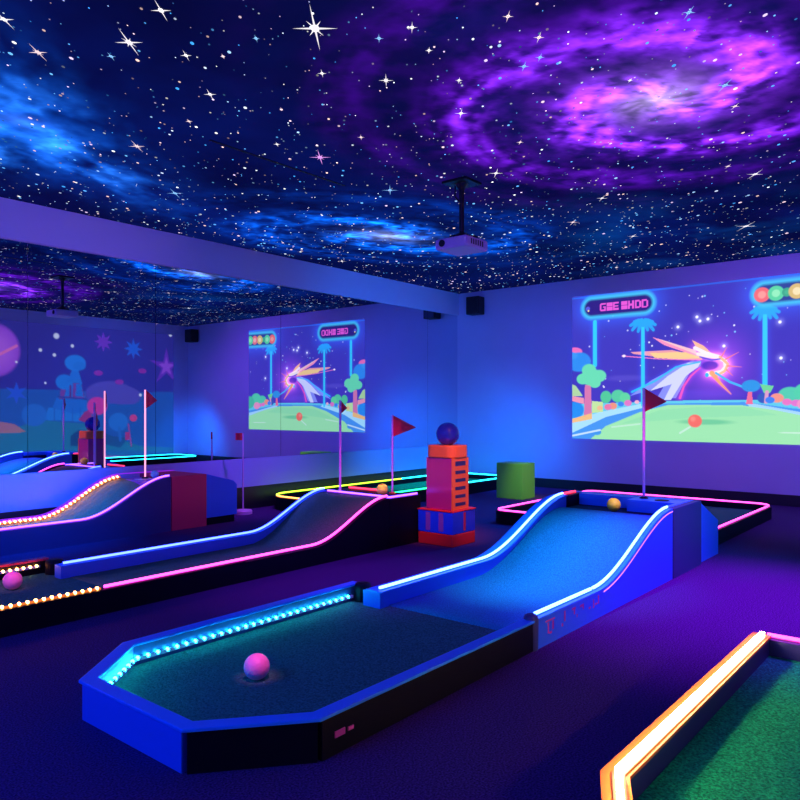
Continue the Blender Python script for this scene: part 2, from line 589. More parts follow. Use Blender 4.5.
for i in range(4200):
    x = random.uniform(0.5, RX1 - .05); y = random.uniform(RY0, RY1 - .05)
    d = math.hypot(x, y)
    u = random.random()
    r = (0.0028 + 0.0045 * u ** 3) * (0.55 + d * 0.14)
    b = random.choice((.2, .3, .5, .8, 1.2)) * random.choice((.7, 1.3))
    c = random.choice(star_cols)
    disc(x, y, r, tuple(b * q for q in c))
for i in range(330):
    x = random.uniform(1.0, RX1 - .1); y = random.uniform(RY0, RY1 - .1)
    d = math.hypot(x, y)
    disc(x, y, random.uniform(.006, .009) * (.6 + .13 * d), random.choice(star_cols), 8)


def ceil_pt(px, py):
    D = (RH - CAM_H) * 730 / (408 - py)
    l = (px - 400) / 730 * D
    return .6347 * l + .7727 * D, -.7727 * l + .6347 * D


W_, B_, P_ = (1, .93, 1), (.25, .55, 1), (.85, .35, 1)
K_ = (1, .75, .8)
for px, py, s_, c_, arms in [
        (315, 28, 24, W_, 8), (129, 42, 15, W_, 8), (161, 10, 11, W_, 4), (38, 52, 10, K_, 8), (4, 19, 11, W_, 4), (210, 94, 7, W_, 4),
        (320, 157, 12, P_, 8), (175, 193, 9, B_, 4), (386, 80, 8, W_, 8), (137, 146, 9, K_, 8), (746, 226, 11, W_, 4), (755, 174, 9, W_, 4),
        (602, 198, 6, W_, 4), (573, 222, 7, K_, 4), (633, 236, 6, W_, 4), (539, 37, 6, K_, 4), (524, 66, 6, B_, 4), (540, 57, 5, B_, 4),
        (725, 85, 9, B_, 4), (390, 190, 9, B_, 4), (461, 113, 7, W_, 4), (508, 16, 6, K_, 4), (412, 27, 6, W_, 4), (186, 55, 6, W_, 4),
        (277, 144, 4, W_, 4), (429, 50, 4, W_, 4), (496, 173, 8, W_, 4), (223, 56, 3, K_, 4), (379, 38, 5, B_, 4), (689, 12, 7, B_, 4),
        (735, 106, 5, K_, 4), (728, 166, 4, K_, 4), (111, 56, 5, B_, 4), (322, 73, 5, W_, 4), (256, 38, 4, B_, 4), (361, 137, 4, K_, 4),
        (189, 121, 4, K_, 4), (342, 261, 5, W_, 4), (75, 255, 4, W_, 4), (520, 142, 4, K_, 4), (459, 80, 4, W_, 4), (630, 80, 3, W_, 4)]:
    x, y = ceil_pt(px, py)
    D = (RH - CAM_H) * 730 / (408 - py)
    spark(x, y, s_ * D / 730 * 0.95, c_, math.atan2(.6347, .7727), arms)

me = bpy.data.meshes.new('star_tmp')
me.from_pydata(sv, [], sf)
at = me.color_attributes.new('Col', 'FLOAT_COLOR', 'POINT')
cols = []
for c, n in sc:
    cols += [(*c, 1)] * n
at.data.foreach_set('color', np.array(cols, dtype=np.float32).ravel())
M['stars'] = vcol_glow('ceiling_star_print', 1.25)
me.materials.append(M['ceiling']); me.materials.append(M['stars'])
me.polygons.foreach_set('material_index', [1] * len(me.polygons))
import bmesh
bm = bmesh.new()
bm.from_mesh(ceil.data)
bm.from_mesh(me)
bm.faces.ensure_lookup_table()
nf = len(ceil.data.polygons)
for f in bm.faces[nf:]:
    f.material_index = 1
    f.normal_update()
    if f.normal.z > 0: f.normal_flip()
ceil.data.materials.append(M['stars'])
bm.to_mesh(ceil.data); bm.free()
bpy.data.meshes.remove(me)
struct(ceil)
struct(build('trim_3', MB().box(2.85, 4.10, 3.915, 3.935, RH - .006, RH - .003), 'cup'))

# ------------------------------------------------------------------ mirror panels
m, n, l = new_mat('mirror_glass')
b = n['Principled BSDF']
b.inputs['Base Color'].default_value = (0.70, 0.76, 0.86, 1)
b.inputs['Metallic'].default_value = 1.0
b.inputs['Roughness'].default_value = 0.0
M['mirror'] = m
seams = [1.5, 2.77, 3.98, 5.58, 8.35, RX1 - .001]
mlab = ['wall mirror panel at the left edge of the photo, the one nearest the camera',
        'narrow wall mirror panel showing the reflected projector and toy tower mural',
        'wall mirror panel showing the reflected star, dark speaker and room corner',
        'widest wall mirror panel, showing the reflected golf game screen',
        'narrow wall mirror panel touching the room corner behind the orange tower']
for i in range(5):
    o = build('mirror_panel', MB().box(seams[i] + .002, seams[i + 1] - .002, RY1 - .004, RY1 + .03, .553, 2.497), 'mirror',
              origin=(seams[i], RY1, .553))
    tag(o, mlab[i], 'mirror', 'mirror panels along the wall')

# ------------------------------------------------------------------ projected golf game picture on the far wall
print('painting screen')
SY0, SY1, SZ0, SZ1 = 4.46, 1.42, 0.69, 2.60
cv = Canvas(0, SY0 - SY1, SZ0, SZ1, 0.0055)


def P(px, py):
    dx = px - 400
    q = .6347 * dx + 564.1
    y = RX1 * (-.7727 * dx + 463.3) / q
    D = RX1 * 730 / q
    return (SY0 - y, CAM_H + (408 - py) * D / 730)


def PP(*a):
    return [P(a[i], a[i + 1]) for i in range(0, len(a), 2)]


U, V = cv.U, cv.V
t = (V - SZ0) / (SZ1 - SZ0)
cv.c = lin((62, 52, 178)) * (1 - t[..., None]) + lin((50, 52, 172)) * t[..., None]
cv.c += (0.08 * fbm(U, V, 5, 2.0))[..., None] * lin((120, 60, 220))
cv.line(PP(572, 299, 654, 290, 800, 274, 900, 263), .010, (40, 110, 235), .7)
# faint clouds
cv.ell(P(625, 378), .25, .035, (96, 84, 205), .5, .9)
cv.ell(P(690, 395), .5, .06, (90, 70, 215), .5, .9)
for i in range(75):
    u = random.uniform(.05, 3.0); v = random.uniform(1.35, 2.5)
    r = random.choice((.006, .006, .008, .011))
    cv.ell((u, v), r, r, random.choice(((235, 240, 255), (120, 200, 255), (200, 200, 255))), .95, .5)
for px, py in ((678, 327), (708, 319), (697, 317), (781, 358), (724, 346), (700, 321), (780, 322)):
    p = P(px, py); cv.ell(p, .016, .016, (245, 245, 255), 1, .5); cv.blob(p, .04, (200, 200, 255), .3)
# the comet-like ring of light
cv.blob(P(716, 364), .30, (190, 70, 230), .55)
cv.blob(P(720, 366), .12, (255, 150, 200), .8)
cv.poly(PP(652, 337, 668, 342, 695, 352, 703, 360, 690, 354, 664, 345), (255, 150, 190))
cv.poly(PP(656, 338, 695, 350, 700, 356, 670, 344), (255, 205, 200), .9)
cv.poly(PP(692, 340, 704, 346, 712, 354, 700, 353), (255, 190, 130))
cv.line(PP(695, 348, 706, 353, 718, 356), .022, (255, 240, 250), 1, .014, halo=(255, 120, 180), ha=.25)
cv.poly(PP(630, 352, 672, 350, 702, 357, 702, 360, 672, 359, 634, 354), (255, 170, 160), .85)
cv.poly(PP(650, 353, 685, 352, 703, 358, 680, 359, 655, 358), (255, 215, 130), .9)
cv.line(PP(622, 356, 660, 359, 700, 360), .006, (255, 130, 190), .9)
cv.ell(P(624, 356), .022, .016, (255, 235, 255), 1, .5)
cv.poly(PP(701, 361, 701, 366, 690, 372, 676, 398, 656, 400, 664, 386, 630, 396, 652, 380, 680, 365, 692, 361), (140, 150, 250), .9)
cv.poly(PP(701, 362, 698, 367, 686, 376, 671, 400, 664, 400, 672, 384, 650, 391, 668, 376, 688, 363), (215, 220, 255), .95)
cv.line(PP(632, 392, 655, 381, 676, 367, 700, 362), .014, (40, 190, 255), .95, .008, halo=(0, 100, 255), ha=.3)
cv.line(PP(700, 368, 691, 376, 684, 386, 680, 398), .009, (245, 90, 190), .95, .016, halo=(220, 40, 200), ha=.25)
ring = [(698, 354), (708, 356), (718, 357), (725, 361), (726, 367), (722, 372), (714, 374), (708, 374)]
cv.line([P(*q) for q in ring], .020, (255, 240, 235), 1, .030, halo=(255, 130, 130), ha=.45, hw=2.2)
cv.line(PP(720, 357, 728, 364, 725, 371, 716, 376), .015, (255, 190, 120), .9, halo=(255, 100, 100), ha=.3)
cv.ell(P(710, 365.5), .10, .055, (74, 40, 190), .9, .4)
cv.line(PP(700, 357, 712, 360, 720, 359), .009, (60, 80, 220), .9)
cv.line(PP(712, 373, 720, 383, 731, 394), .030, (255, 170, 90), .95, .004, halo=(255, 60, 110), ha=.35, hw=2.0)
cv.line(PP(716, 373, 730, 382, 746, 388), .014, (60, 190, 255), .95, .012)
for a_, b_ in (((726, 359), (739, 352)), ((728, 366), (742, 367)), ((727, 370), (733, 376)), ((722, 356), (727, 347))):
    cv.line([P(*a_), P(*b_)], .012, (255, 130, 130), .8, .002)
cv.ell(P(707, 375), .022, .026, (40, 190, 255), 1)
# sea line, roadway and putting green
cv.poly(PP(572, 404, 640, 402, 700, 400, 760, 400, 860, 401, 860, 446, 572, 440), (96, 205, 232))
cv.poly(PP(572, 425, 600, 413, 650, 404, 745, 402, 790, 408, 880, 418, 880, 446, 572, 441), (70, 150, 235))
cv.poly(PP(572, 421, 600, 412, 645, 403, 650, 406, 606, 417, 572, 433), (170, 225, 250))
cv.poly(PP(745, 402, 800, 412, 880, 424, 880, 432, 800, 420, 750, 407), (165, 215, 250))
cv.poly(PP(588, 441, 606, 426, 640, 412, 668, 405, 740, 405, 775, 410, 800, 415, 880, 434, 880, 448, 588, 441), (158, 232, 168))
cv.poly(PP(620, 424, 660, 410, 700, 407, 745, 407, 778, 415, 690, 418), (140, 224, 165), .7)
cv.ell(P(705, 422), .30, .032, (96, 198, 140), .8, .6)
cv.ell(P(695, 421), .082, .078, (245, 112, 82), 1, .12)
cv.ell(P(693, 419), .03, .03, (255, 160, 130), .6, .8)
cv.line(PP(680, 433, 690, 427), .012, (210, 240, 225), .7)
cv.line(PP(612, 427, 640, 424), .010, (210, 240, 225), .6)
cv.ell(P(597, 432), .06, .04, (60, 150, 230), 1)
cv.line(PP(571, 436, 600, 430), .012, (230, 250, 255), .7)
cv.ell(P(798, 433), .2, .01, (220, 245, 230), .6)
# palms
for px, ptop, pbot, w_ in ((643, 327, 405, .022), (765, 312, 388, .024), (595, 322, 365, .026)):
    cv.line(PP(px, ptop, px, pbot), w_, (50, 205, 250), 1, w_ * 1.1, halo=(0, 90, 230), ha=.35, hw=2.2)
for cx, cy, k in ((643, 324, 1.0), (765, 311, 1.12)):
    for (dx, dy) in ((-13, 2), (-11, 8), (-9, -3), (-3, -5), (5, -5), (10, -3), (13, 1), (11, 8), (5, 8), (-5, 10)):
        cv.line(PP(cx, cy, cx + dx * k * .5, cy + dy * k * .25 - 2.5, cx + dx * k * .95, cy + dy * k * .75), .034, (38, 165, 238), 1, .018)
# left garden
cv.ell(P(574, 352), .12, .06, (240, 110, 180)); cv.ell(P(579, 362), .17, .13, (45, 140, 235)); cv.ell(P(571, 356), .1, .05, (60, 150, 240))
cv.poly(PP(585, 385, 591, 385, 592, 415, 584, 416), (215, 120, 165))
for dx, dy, r in ((0, 0, .14), (-8, 2, .09), (8, -1, .10), (-2, -7, .1), (4, 6, .08)):
    cv.ell(P(591 + dx, 377 + dy), r, r * .8, (105, 222, 170))
cv.poly(PP(572, 384, 576, 386, 583, 396, 572, 396), (175, 215, 150)); cv.ell(P(575, 410), .13, .11, (35, 140, 235))
cv.poly(PP(572, 396, 584, 398, 584, 404, 572, 401), (240, 150, 170)); cv.poly(PP(572, 419, 592, 413, 592, 419, 572, 423), (245, 190, 110))
cv.poly(PP(592, 401, 603, 402, 603, 412, 592, 413), (195, 230, 150))
cv.ell(P(606, 397), .075, .08, (80, 200, 140)); cv.ell(P(618, 396), .09, .08, (85, 205, 150)); cv.ell(P(625, 398), .07, .07, (95, 215, 150))
for px, py, r, c_ in ((613, 406, .055, (240, 150, 110)), (608, 407, .05, (235, 120, 160)), (621, 404, .04, (60, 130, 235)), (628, 403, .05, (225, 120, 190)), (637, 402, .03, (245, 180, 200)), (600, 408, .04, (240, 190, 130))):
    cv.ell(P(px, py), r, r * .8, c_)
# right garden
cv.ell(P(751, 386), .10, .07, (40, 150, 225)); cv.poly(PP(748, 392, 752, 392, 753, 404, 746, 404), (240, 110, 140))
cv.ell(P(763, 398), .06, .06, (45, 90, 180)); cv.poly(PP(760, 384, 774, 386, 770, 393, 764, 393), (110, 215, 140)); cv.line(PP(767, 392, 766, 402), .02, (220, 160, 190))
for px, py, r, c_ in ((790, 395, .12, (80, 205, 165)), (808, 392, .14, (80, 210, 160)), (777, 398, .07, (245, 150, 120)), (787, 402, .05, (235, 120, 190)), (796, 403, .05, (225, 120, 200)), (806, 404, .09, (240, 150, 190)), (830, 398, .16, (70, 190, 150)), (770, 400, .05, (60, 130, 240))):
    cv.ell(P(px, py), r, r * .75, c_)


def pill(pa, pb, rr, fill, edge):
    a_, b_ = P(*pa), P(*pb)
    cv.line([a_, b_], rr, edge, 1, halo=(0, 110, 255), ha=.55, hw=1.5)
    cv.line([a_, b_], rr * .72, fill, 1)


pill((592, 308), (644, 303), .150, (44, 26, 120), (70, 200, 250))
pill((765, 294), (850, 285), .150, (40, 70, 140), (70, 200, 250))
# pink block lettering of the left sign
a0, b0 = np.array(P(599, 307.5)), np.array(P(650, 303))
e = (b0 - a0) / np.linalg.norm(b0 - a0)
nrm = np.array((-e[1], e[0]))


def glyph(rect_list, s0, size, col):
    for (x0, y0, x1, y1) in rect_list:
        pts = [a0 + e * (s0 + x * size) + nrm * ((y - .5) * size) for x, y in ((x0, y0), (x1, y0), (x1, y1), (x0, y1))]
        cv.poly([tuple(p) for p in pts], col)


pk = (235, 90, 215)
G_ = [(.1, 0, .75, .2), (0, .1, .2, .9), (.1, .8, .75, 1), (.55, .1, .75, .5), (.4, .4, .75, .55)]
E_ = [(0, 0, .2, 1), (.1, 0, .75, .25), (.1, .4, .65, .6), (.1, .78, .75, 1)]
B2 = [(0, 0, .8, .46), (0, .54, .8, 1)]
H_ = [(0, 0, .25, 1), (.5, 0, .75, 1), (.2, .4, .55, .62)]
D_ = [(0, 0, .22, 1), (.2, 0, .6, .2), (.2, .8, .6, 1), (.55, .12, .78, .88)]
for k, g_ in enumerate((G_, B2, E_, B2, H_, D_, D_)):
    glyph(g_, .015 + k * .090 + (.02 if k > 2 else 0), .105, pk)
cv.ell(P(588, 309), .03, .03, (90, 90, 220)); cv.ell(P(588.5, 311), .012, .012, (255, 230, 120))
for px, c1, c2 in ((762, (245, 110, 100), (255, 160, 140)), (776, (90, 215, 150), (150, 240, 180)), (787, (60, 170, 120), (70, 185, 130)), (797, (220, 190, 100), (250, 230, 170)), (812, (240, 120, 120), (255, 180, 170)), (826, (90, 215, 150), (150, 240, 180))):
    py = 294.5 - (px - 765) * .108
    r = .085 if px != 787 else .05
    cv.ell(P(px, py), r, r, c1, 1, .12); cv.ell(P(px, py), r * .5, r * .5, c2, 1, .3)
M['screen'] = vcol_glow('projected_picture', 1.05, (0.1, 0.1, 0.12))
scr = grid_object('projected_game_picture', cv, lambda u, v: np.stack([np.full_like(u, RX1 - .004), SY0 - u, v], -1), M['screen'])
tag(scr, 'large bright golf game picture with palms and a glowing comet projected on the far wall', 'projected picture')

# ------------------------------------------------------------------ mural picture on the side wall (seen in the mirror)
print('painting mural')
MX0, MX1, MZ0, MZ1 = 4.3, 8.75, 0.14, 2.62
cv = Canvas(MX0, MX1, MZ0, MZ1, 0.013)
YR = 2 * RY1 - RY0


def P(px, py):
    dx = px - 400
    q = -.7727 * dx + 463.3
    x = YR * (.6347 * dx + 564.1) / q
    D = YR * 730 / q
    return (x, CAM_H + (408 - py) * D / 730)


U, V = cv.U, cv.V
t = np.clip((V - MZ0) / (MZ1 - MZ0), 0, 1)[..., None]
cv.c = lin((38, 40, 150)) * (1 - t) + lin((46, 42, 140)) * t
cv.poly(PP(-40, 388, 60, 390, 110, 392, 200, 392, 200, 480, -40, 480), (22, 84, 170))
cv.ell(P(110, 394), .5, .25, (78, 70, 175)); cv.ell(P(122, 396), .4, .2, (78, 70, 175)); cv.poly(PP(85, 403, 150, 405, 150, 440, 60, 440), (22, 84, 170))
cv.poly(PP(-40, 445, 0, 432, 40, 420, 85, 424, 110, 436, 140, 446, 180, 448, 180, 480, -40, 480), (24, 112, 150))
cv.poly(PP(-40, 455, 40, 450, 120, 450, 180, 452, 180, 480, -40, 480), (20, 92, 165))
cv.poly(PP(70, 436, 78, 430, 88, 432, 90, 446, 70, 446), (16, 62, 110)); cv.poly(PP(95, 428, 112, 436, 128, 438, 120, 448, 96, 442), (18, 74, 130))
cv.poly(PP(-40, 428, -10, 420, 14, 424, 26, 432, -40, 436), (176, 110, 110), .8)
# the toy tower: a stack of rounded blocks
cv.poly(PP(44, 420, 48, 408, 66, 405, 88, 410, 92, 422), (26, 120, 215))
cv.poly(PP(52, 408, 56, 398, 84, 396, 90, 410, 74, 414), (20, 105, 205))
cv.poly(PP(59, 399, 61, 384, 66, 378, 80, 378, 84, 398), (110, 60, 150))
cv.poly(PP(64, 396, 67, 384, 73, 384, 72, 397), (24, 110, 210)); cv.poly(PP(75, 396, 76, 384, 81, 384, 83, 397), (24, 110, 210))
cv.ell(P(64, 382), .16, .14, (24, 120, 220)); cv.poly(PP(66, 382, 72, 370, 78, 370, 82, 384), (24, 115, 215))
cv.ell(P(75, 363), .2, .15, (30, 125, 225)); cv.ell(P(79, 366), .12, .08, (26, 118, 215))
cv.line(PP(70, 386, 70, 398), .016, (90, 30, 110)); cv.line(PP(58, 397, 86, 399), .016, (50, 60, 150))
for px in (54, 62, 72, 80):
    cv.line(PP(px, 408, px, 420), .012, (16, 90, 190))
cv.poly(PP(78, 420, 84, 412, 92, 408, 90, 424), (150, 40, 110))
cv.ell(P(97, 406), .2, .17, (205, 50, 150)); cv.line(PP(96, 412, 92, 420), .02, (180, 50, 120))
cv.ell(P(34, 415), .22, .2, (28, 105, 200)); cv.ell(P(118, 422), .2, .18, (28, 110, 205)); cv.line(PP(119, 428, 120, 440), .03, (28, 100, 190))
cv.line(PP(128, 424, 131, 446), .015, (150, 60, 140)); cv.poly(PP(125, 432, 129, 432, 129, 440, 125, 440), (170, 40, 110)); cv.ell(P(133, 418), .08, .07, (205, 60, 120))
cv.line(PP(50, 456, 130, 457), .02, (190, 50, 140), .8)


def star_shape(px, py, r, n, col, ratio=.4, a0=90):
    c0 = P(px, py)
    pts = []
    for k in range(2 * n):
        rr = r if k % 2 == 0 else r * ratio
        a = math.radians(a0 + 180 * k / n)
        pts.append((c0[0] + rr * math.cos(a), c0[1] + rr * math.sin(a)))
    cv.poly(pts, col)


star_shape(103, 342, .20, 8, (110, 50, 190), .45); star_shape(133, 349, .21, 8, (30, 95, 220), .45)
star_shape(166, 367, .40, 5, (96, 42, 180), .32); star_shape(166, 367, .2, 5, (140, 70, 215), .4)
star_shape(16, 393, .2, 6, (30, 85, 215), .4)
for px, py in ((142, 371), (119, 382), (98, 373)):
    cv.ell(P(px, py), .09, .05, (140, 40, 160))
cv.ell(P(-6, 350), .42, .45, (150, 70, 215)); cv.ell(P(-6, 350), .3, .3, (185, 100, 230), .7, .8)
cv.line(PP(-30, 360, 0, 354, 16, 346), .025, (225, 110, 190))
for px, py, r in ((56, 336, .05), (40, 350, .03), (72, 346, .03), (54, 355, .03), (170, 335, .035), (16, 362, .02), (45, 383, .02), (140, 395, .03)):
    cv.ell(P(px, py), r, r, (220, 225, 255), 1, .6)
M['mural'] = vcol_glow('projected_mural', 0.75, (0.14, 0.14, 0.22))
mu = grid_object('projected_mural', cv, lambda u, v: np.stack([u, np.full_like(u, RY0 + .004), v], -1), M['mural'], flip=True)
tag(mu, 'dim blue and violet mural of a toy block tower and stars, seen in the mirror', 'mural')


# ------------------------------------------------------------------ neon strips and led dots
def neon(name, path, kind, parent, w=.022, h=.014, closed=False, side=0.0, label=None):
    mb = MB()
    mb.sweep(path, w, h * .3, 0, closed=closed, side=side, mi=0)
    mb.sweep(path, w * .5, h * 1.2, h * .3 + .0003, closed=closed, side=side, mi=1)
    return build(name, mb, ['halo_' + kind, 'core_' + kind], parent, label=label)


led_mesh = {}


def led_row(path, spacing, kind, parent, size=.011, side=0.0, tape='white'):
    mb = MB()
    mb.sweep(path, .010, .006, -.008, side=side)
    tp = build('led_tape', mb, tape, parent)
    if kind not in led_mesh:
        m0 = bpy.data.meshes.new('led_bulb')
        q = MB().sphere((0, 0, 0), size, 10, 6)
        m0.from_pydata(q.v, [], q.f)
        m0.materials.append(M['led_' + kind])
        led_mesh[kind] = m0
    dist, pts = 0.0, []
    for a, b in zip(path[:-1], path[1:]):
        a, b = Vector(a), Vector(b)
        L = (b - a).length
        nrm_ = Vector((-(b - a).y, (b - a).x, 0)).normalized() * side
        while dist <= L:
            pts.append(a.lerp(b, dist / L) + nrm_)
            dist += spacing
        dist -= L
    off = wloc(tp)
    for p in pts:
        o = bpy.data.objects.new('led_bulb', led_mesh[kind])
        C.objects.link(o)
        o.parent = tp
        o.location = p + Vector((0, 0, .004)) - off
    return tp


# ------------------------------------------------------------------ lane with a ramp
def curve(x0, x1, z0, z1, xs=None, xe=None, n=18):
    """smooth ramp profile from (xs,z0) flat, rising x0..x1, flat to (xe,z1)"""
    pts = []
    if xs is not None and xs < x0: pts.append((xs, z0))
    for i in range(n + 1):
        t_ = i / n
        pts.append((x0 + (x1 - x0) * t_, z0 + (z1 - z0) * t_ * t_ * (3 - 2 * t_)))
    if xe is not None and xe > x1: pts.append((xe, z1))
    return pts


def ramp_surface(mb, near, far, y0, y1, dz, x_end=None):
    n_ = 24
    def samp(c, t_):
        xs_ = [p[0] for p in c]; zs_ = [p[1] for p in c]
        x = xs_[0] + (xs_[-1] - xs_[0]) * t_
        return x, float(np.interp(x, xs_, zs_))
    v, f = [], []
    for i in range(n_ + 1):
        a = samp(near, i / n_); b_ = samp(far, i / n_)
        v += [(a[0], y0, a[1] + dz), (b_[0], y1, b_[1] + dz)]
    for i in range(n_):
        f.append((2 * i, 2 * i + 2, 2 * i + 3, 2 * i + 1))
    nb = len(v)
    v += [(p[0], p[1], p[2] - .02) for p in v]
    f += [tuple(nb + k for k in q[::-1]) for q in list(f)]
    for i in range(n_):
        f.append((2 * i, 2 * i + nb, 2 * i + 2 + nb, 2 * i + 2)); f.append((2 * i + 1, 2 * i + 3, 2 * i + 3 + nb, 2 * i + 1 + nb))
    f.append((0, 1, 1 + nb, nb)); f.append((2 * n_, 2 * n_ + nb, 2 * n_ + 1 + nb, 2 * n_ + 1))
    mb.add(v, f)


def side_board(near_curve, y0, y1, z0=0.0, drop=.0):
    prof = [(x, z - drop) for x, z in near_curve]
    prof = [(near_curve[0][0], z0)] + prof + [(near_curve[-1][0], z0)]
    return MB().prism_y(prof, y0, y1)


def p3(curve_pts, y, dz=0.0):
    return [(x, y, z + dz) for x, z in curve_pts]


# ---- main lane in front ----
H = .14
lane = thing('putting_lane', 'blue-rimmed putting lane with octagonal bay and blue ramp in the foreground', 'mini golf lane', (2.0, 2.2, 0),
             'mini golf lanes')
nA, nB, nC, nD, nE, nF = (2.95, 1.65), (1.6, 1.65), (1.3, 1.9), (1.3, 2.5), (1.6, 2.75), (2.97, 2.75)


def board(a, b, mat, parent, th=.045, h=H - .012, side=None, label=None, name='side_board'):
    mb = MB().sweep([(a[0], a[1], h), (b[0], b[1], h)], th, 0, 0.0, absolute=True)
    return build(name, mb, mat, parent, label=label, bevel=.002)


board(nA, nB, 'black', lane)
board(nB, nC, 'black', lane, name='corner_board')
board(nC, nD, 'blue', lane, name='end_board', label='blue end board')
board(nD, nE, 'purple_rim', lane, name='corner_board', label='violet corner board')
board(nE, nF, 'navy', lane)
rimpath = [(p[0], p[1], H - .012) for p in (nA, nB, nC, nD, nE, nF)]
build('rim', MB().sweep(rimpath, .058, .012, 0), 'blue_rim', lane, bevel=.003, label='blue top rim')
inner = [(2.96, 1.675), (1.61, 1.675), (1.325, 1.912), (1.325, 2.488), (1.61, 2.725), (2.96, 2.725)]
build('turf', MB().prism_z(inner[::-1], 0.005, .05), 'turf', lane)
led_row([(1.335, 2.30, .078), (1.335, 2.482, .078), (1.612, 2.715, .078), (2.90, 2.715, .078)], .046, 'cyan', lane, size=.0085)
build('label_plate', MB().box(1.655, 1.70, 1.6235, 1.6275, .055, .075).box(1.715, 1.74, 1.6235, 1.6275, .058, .07), 'pink_ink', lane,
      label='small pink mark on the black board')
# ramp
YN, YF = 1.65, 2.50
near = curve(3.62, 4.74, .14, .452, xs=2.96)
far = curve(3.90, 5.0, .14, .452, xs=2.88)
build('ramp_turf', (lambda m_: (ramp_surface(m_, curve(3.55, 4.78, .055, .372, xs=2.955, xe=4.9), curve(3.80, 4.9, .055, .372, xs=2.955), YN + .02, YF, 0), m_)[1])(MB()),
      'turf_blue_lit', lane, smooth=True, label='blue-lit ramp turf')
build('ramp_side', side_board(near, YN - .025, YN + .02, drop=.008), 'blue', lane, label='bright blue ramp side')
build('ramp_side', side_board(far, YF, YF + .12, drop=.008), 'blue', lane, label='bright blue ramp side')
build('ramp_rim', MB().sweep(p3(near, YN, -.008), .05, .008, 0), 'blue_rim', lane)
build('ramp_rim', MB().sweep(p3(far, YF + .045, -.008), .11, .008, 0), 'blue_rim', lane)
neon('light_strip', p3(near[1:], YN + .010, 0), 'sky', lane, w=.022)
neon('light_strip', [(3.0, YN + .010, .14), (3.6, YN + .010, .14)], 'sky', lane, w=.022)
neon('light_strip', [(x, YN - .0265, z - .022) for x, z in near[2:]], 'violet', lane, w=.003, h=.006, label='thin violet edge light')
neon('light_strip', [(2.91, YF + .03, .14)] + p3(far[1:], YF + .03, 0), 'sky', lane, w=.024)
build('corner_block', MB().lathe((2.95, YN, 0), [(.032, 0), (.034, .14), (.03, .155), (.018, .162)], 16), 'navy', lane, smooth=False)
build('corner_block', MB().lathe((2.95, 2.685, 0), [(.045, 0), (.045, .13), (.04, .145), (.02, .150)], 16), 'black', lane)
# ink marks on the side
for (x0, z0, x1, z1) in [(3.04, .105, 3.13, .113), (3.06, .05, 3.072, .10), (3.075, .045, 3.10, .055), (3.105, .06, 3.12, .1), (3.20, .05, 3.215, .065), (3.225, .07, 3.24, .12),
                         (3.31, .105, 3.35, .115), (3.33, .08, 3.342, .105), (3.36, .06, 3.37, .075), (3.40, .10, 3.44, .112), (3.43, .085, 3.44, .11), (3.50, .07, 3.52, .08),
                         (3.55, .065, 3.562, .11), (3.575, .075, 3.60, .085), (3.61, .075, 3.622, .12)]:
    build('lettering', MB().box(x0, x1, YN - .0265, YN - .0252, z0, z1), 'pink_ink', lane, label='worn pink lettering')
# platform at the top
build('platform_side', MB().box(4.745, 5.31, YN - .03, YN + .02, 0, .450), 'navy', lane, bevel=.003, label='dark navy box side')
build('platform_side', MB().box(5.005, 5.31, YF, YF + .12, 0, .444), 'black', lane)
build('platform_turf', MB().box(4.902, 5.26, YN + .025, YF - .005, .30, .362), 'black', lane)
build('platform_rim', MB().box(5.265, 5.31, YN + .02, YF + .12, 0, .45).box(4.745, 5.26, YN + .021, YN + .06, .403, .452), 'blue_rim', lane, bevel=.003)
build('platform_deck', MB().box(5.06, 5.263, YN + .062, 2.06, .362, .447), 'blue_rim', lane, bevel=.003, label='blue deck with the hole')
build('platform_deck', MB().box(5.20, 5.263, 2.062, YF - .006, .362, .447), 'blue_rim', lane, bevel=.003)
build('cup', MB().lathe((5.15, 1.84, .447), [(.05, 0), (.05, .003)], 20), 'cup', lane)
neon('light_strip', [(5.06, YF + .05, .444), (5.25, YF + .05, .444)], 'red', lane, w=.02, label='short red light strip')
wedge = [(5.312, 0), (5.78, 0), (5.78, .255), (5.312, .450)]
build('end_wedge', MB().prism_y(wedge, YN - .01, YF), 'blue', lane, bevel=.004, label='sloping blue end wedge')

# ---- second lane behind ----
lane = thing('putting_lane', 'dark putting lane with pink near strip and blue far strip behind the foreground lane', 'mini golf lane', (2.4, 4.1, 0),
             'mini golf lanes')
YN, YF = 3.72, 4.45
build('side_board', MB().box(.4, 2.95, YN - .03, YN + .02, 0, .13), 'black', lane, bevel=.002)
build('side_board', MB().box(.4, 2.18, 4.70, 4.75, 0, .13), 'black', lane, bevel=.002)
build('end_board', MB().box(.35, .4, YN - .03, 4.75, 0, .13), 'black', lane, bevel=.002)
build('rim', MB().sweep([(.4, 4.725, .13), (2.18, 4.725, .13)], .06, .014, 0), 'maroon', lane, label='reddish far rim')
build('turf', MB().box(.4, 2.2, YN + .02, 4.70, .005, .05), 'turf', lane)
build('corner_block', MB().lathe((2.19, 4.64, 0), [(.055, 0), (.055, .12), (.05, .135), (.03, .142)], 20), 'black', lane)
near = curve(3.55, 4.36, .13, .40, xs=.4)
near2 = [(2.2, .13)] + curve(3.55, 4.36, .13, .40)
far = curve(3.62, 4.42, .13, .40, xs=2.14)
fn = [(2.2, .13)] + far[1:]
mb = MB(); ramp_surface(mb, curve(3.5, 4.36, .052, .386, xs=2.2), curve(3.6, 4.36, .052, .386, xs=2.2), YN + .02, YF, 0)
build('ramp_turf', mb, 'turf_olive', lane, smooth=True, label='grey-green ramp turf')
build('ramp_side', side_board(curve(3.55, 4.36, .13, .40, xs=2.95), YN - .03, YN + .02, drop=.006), 'black', lane)
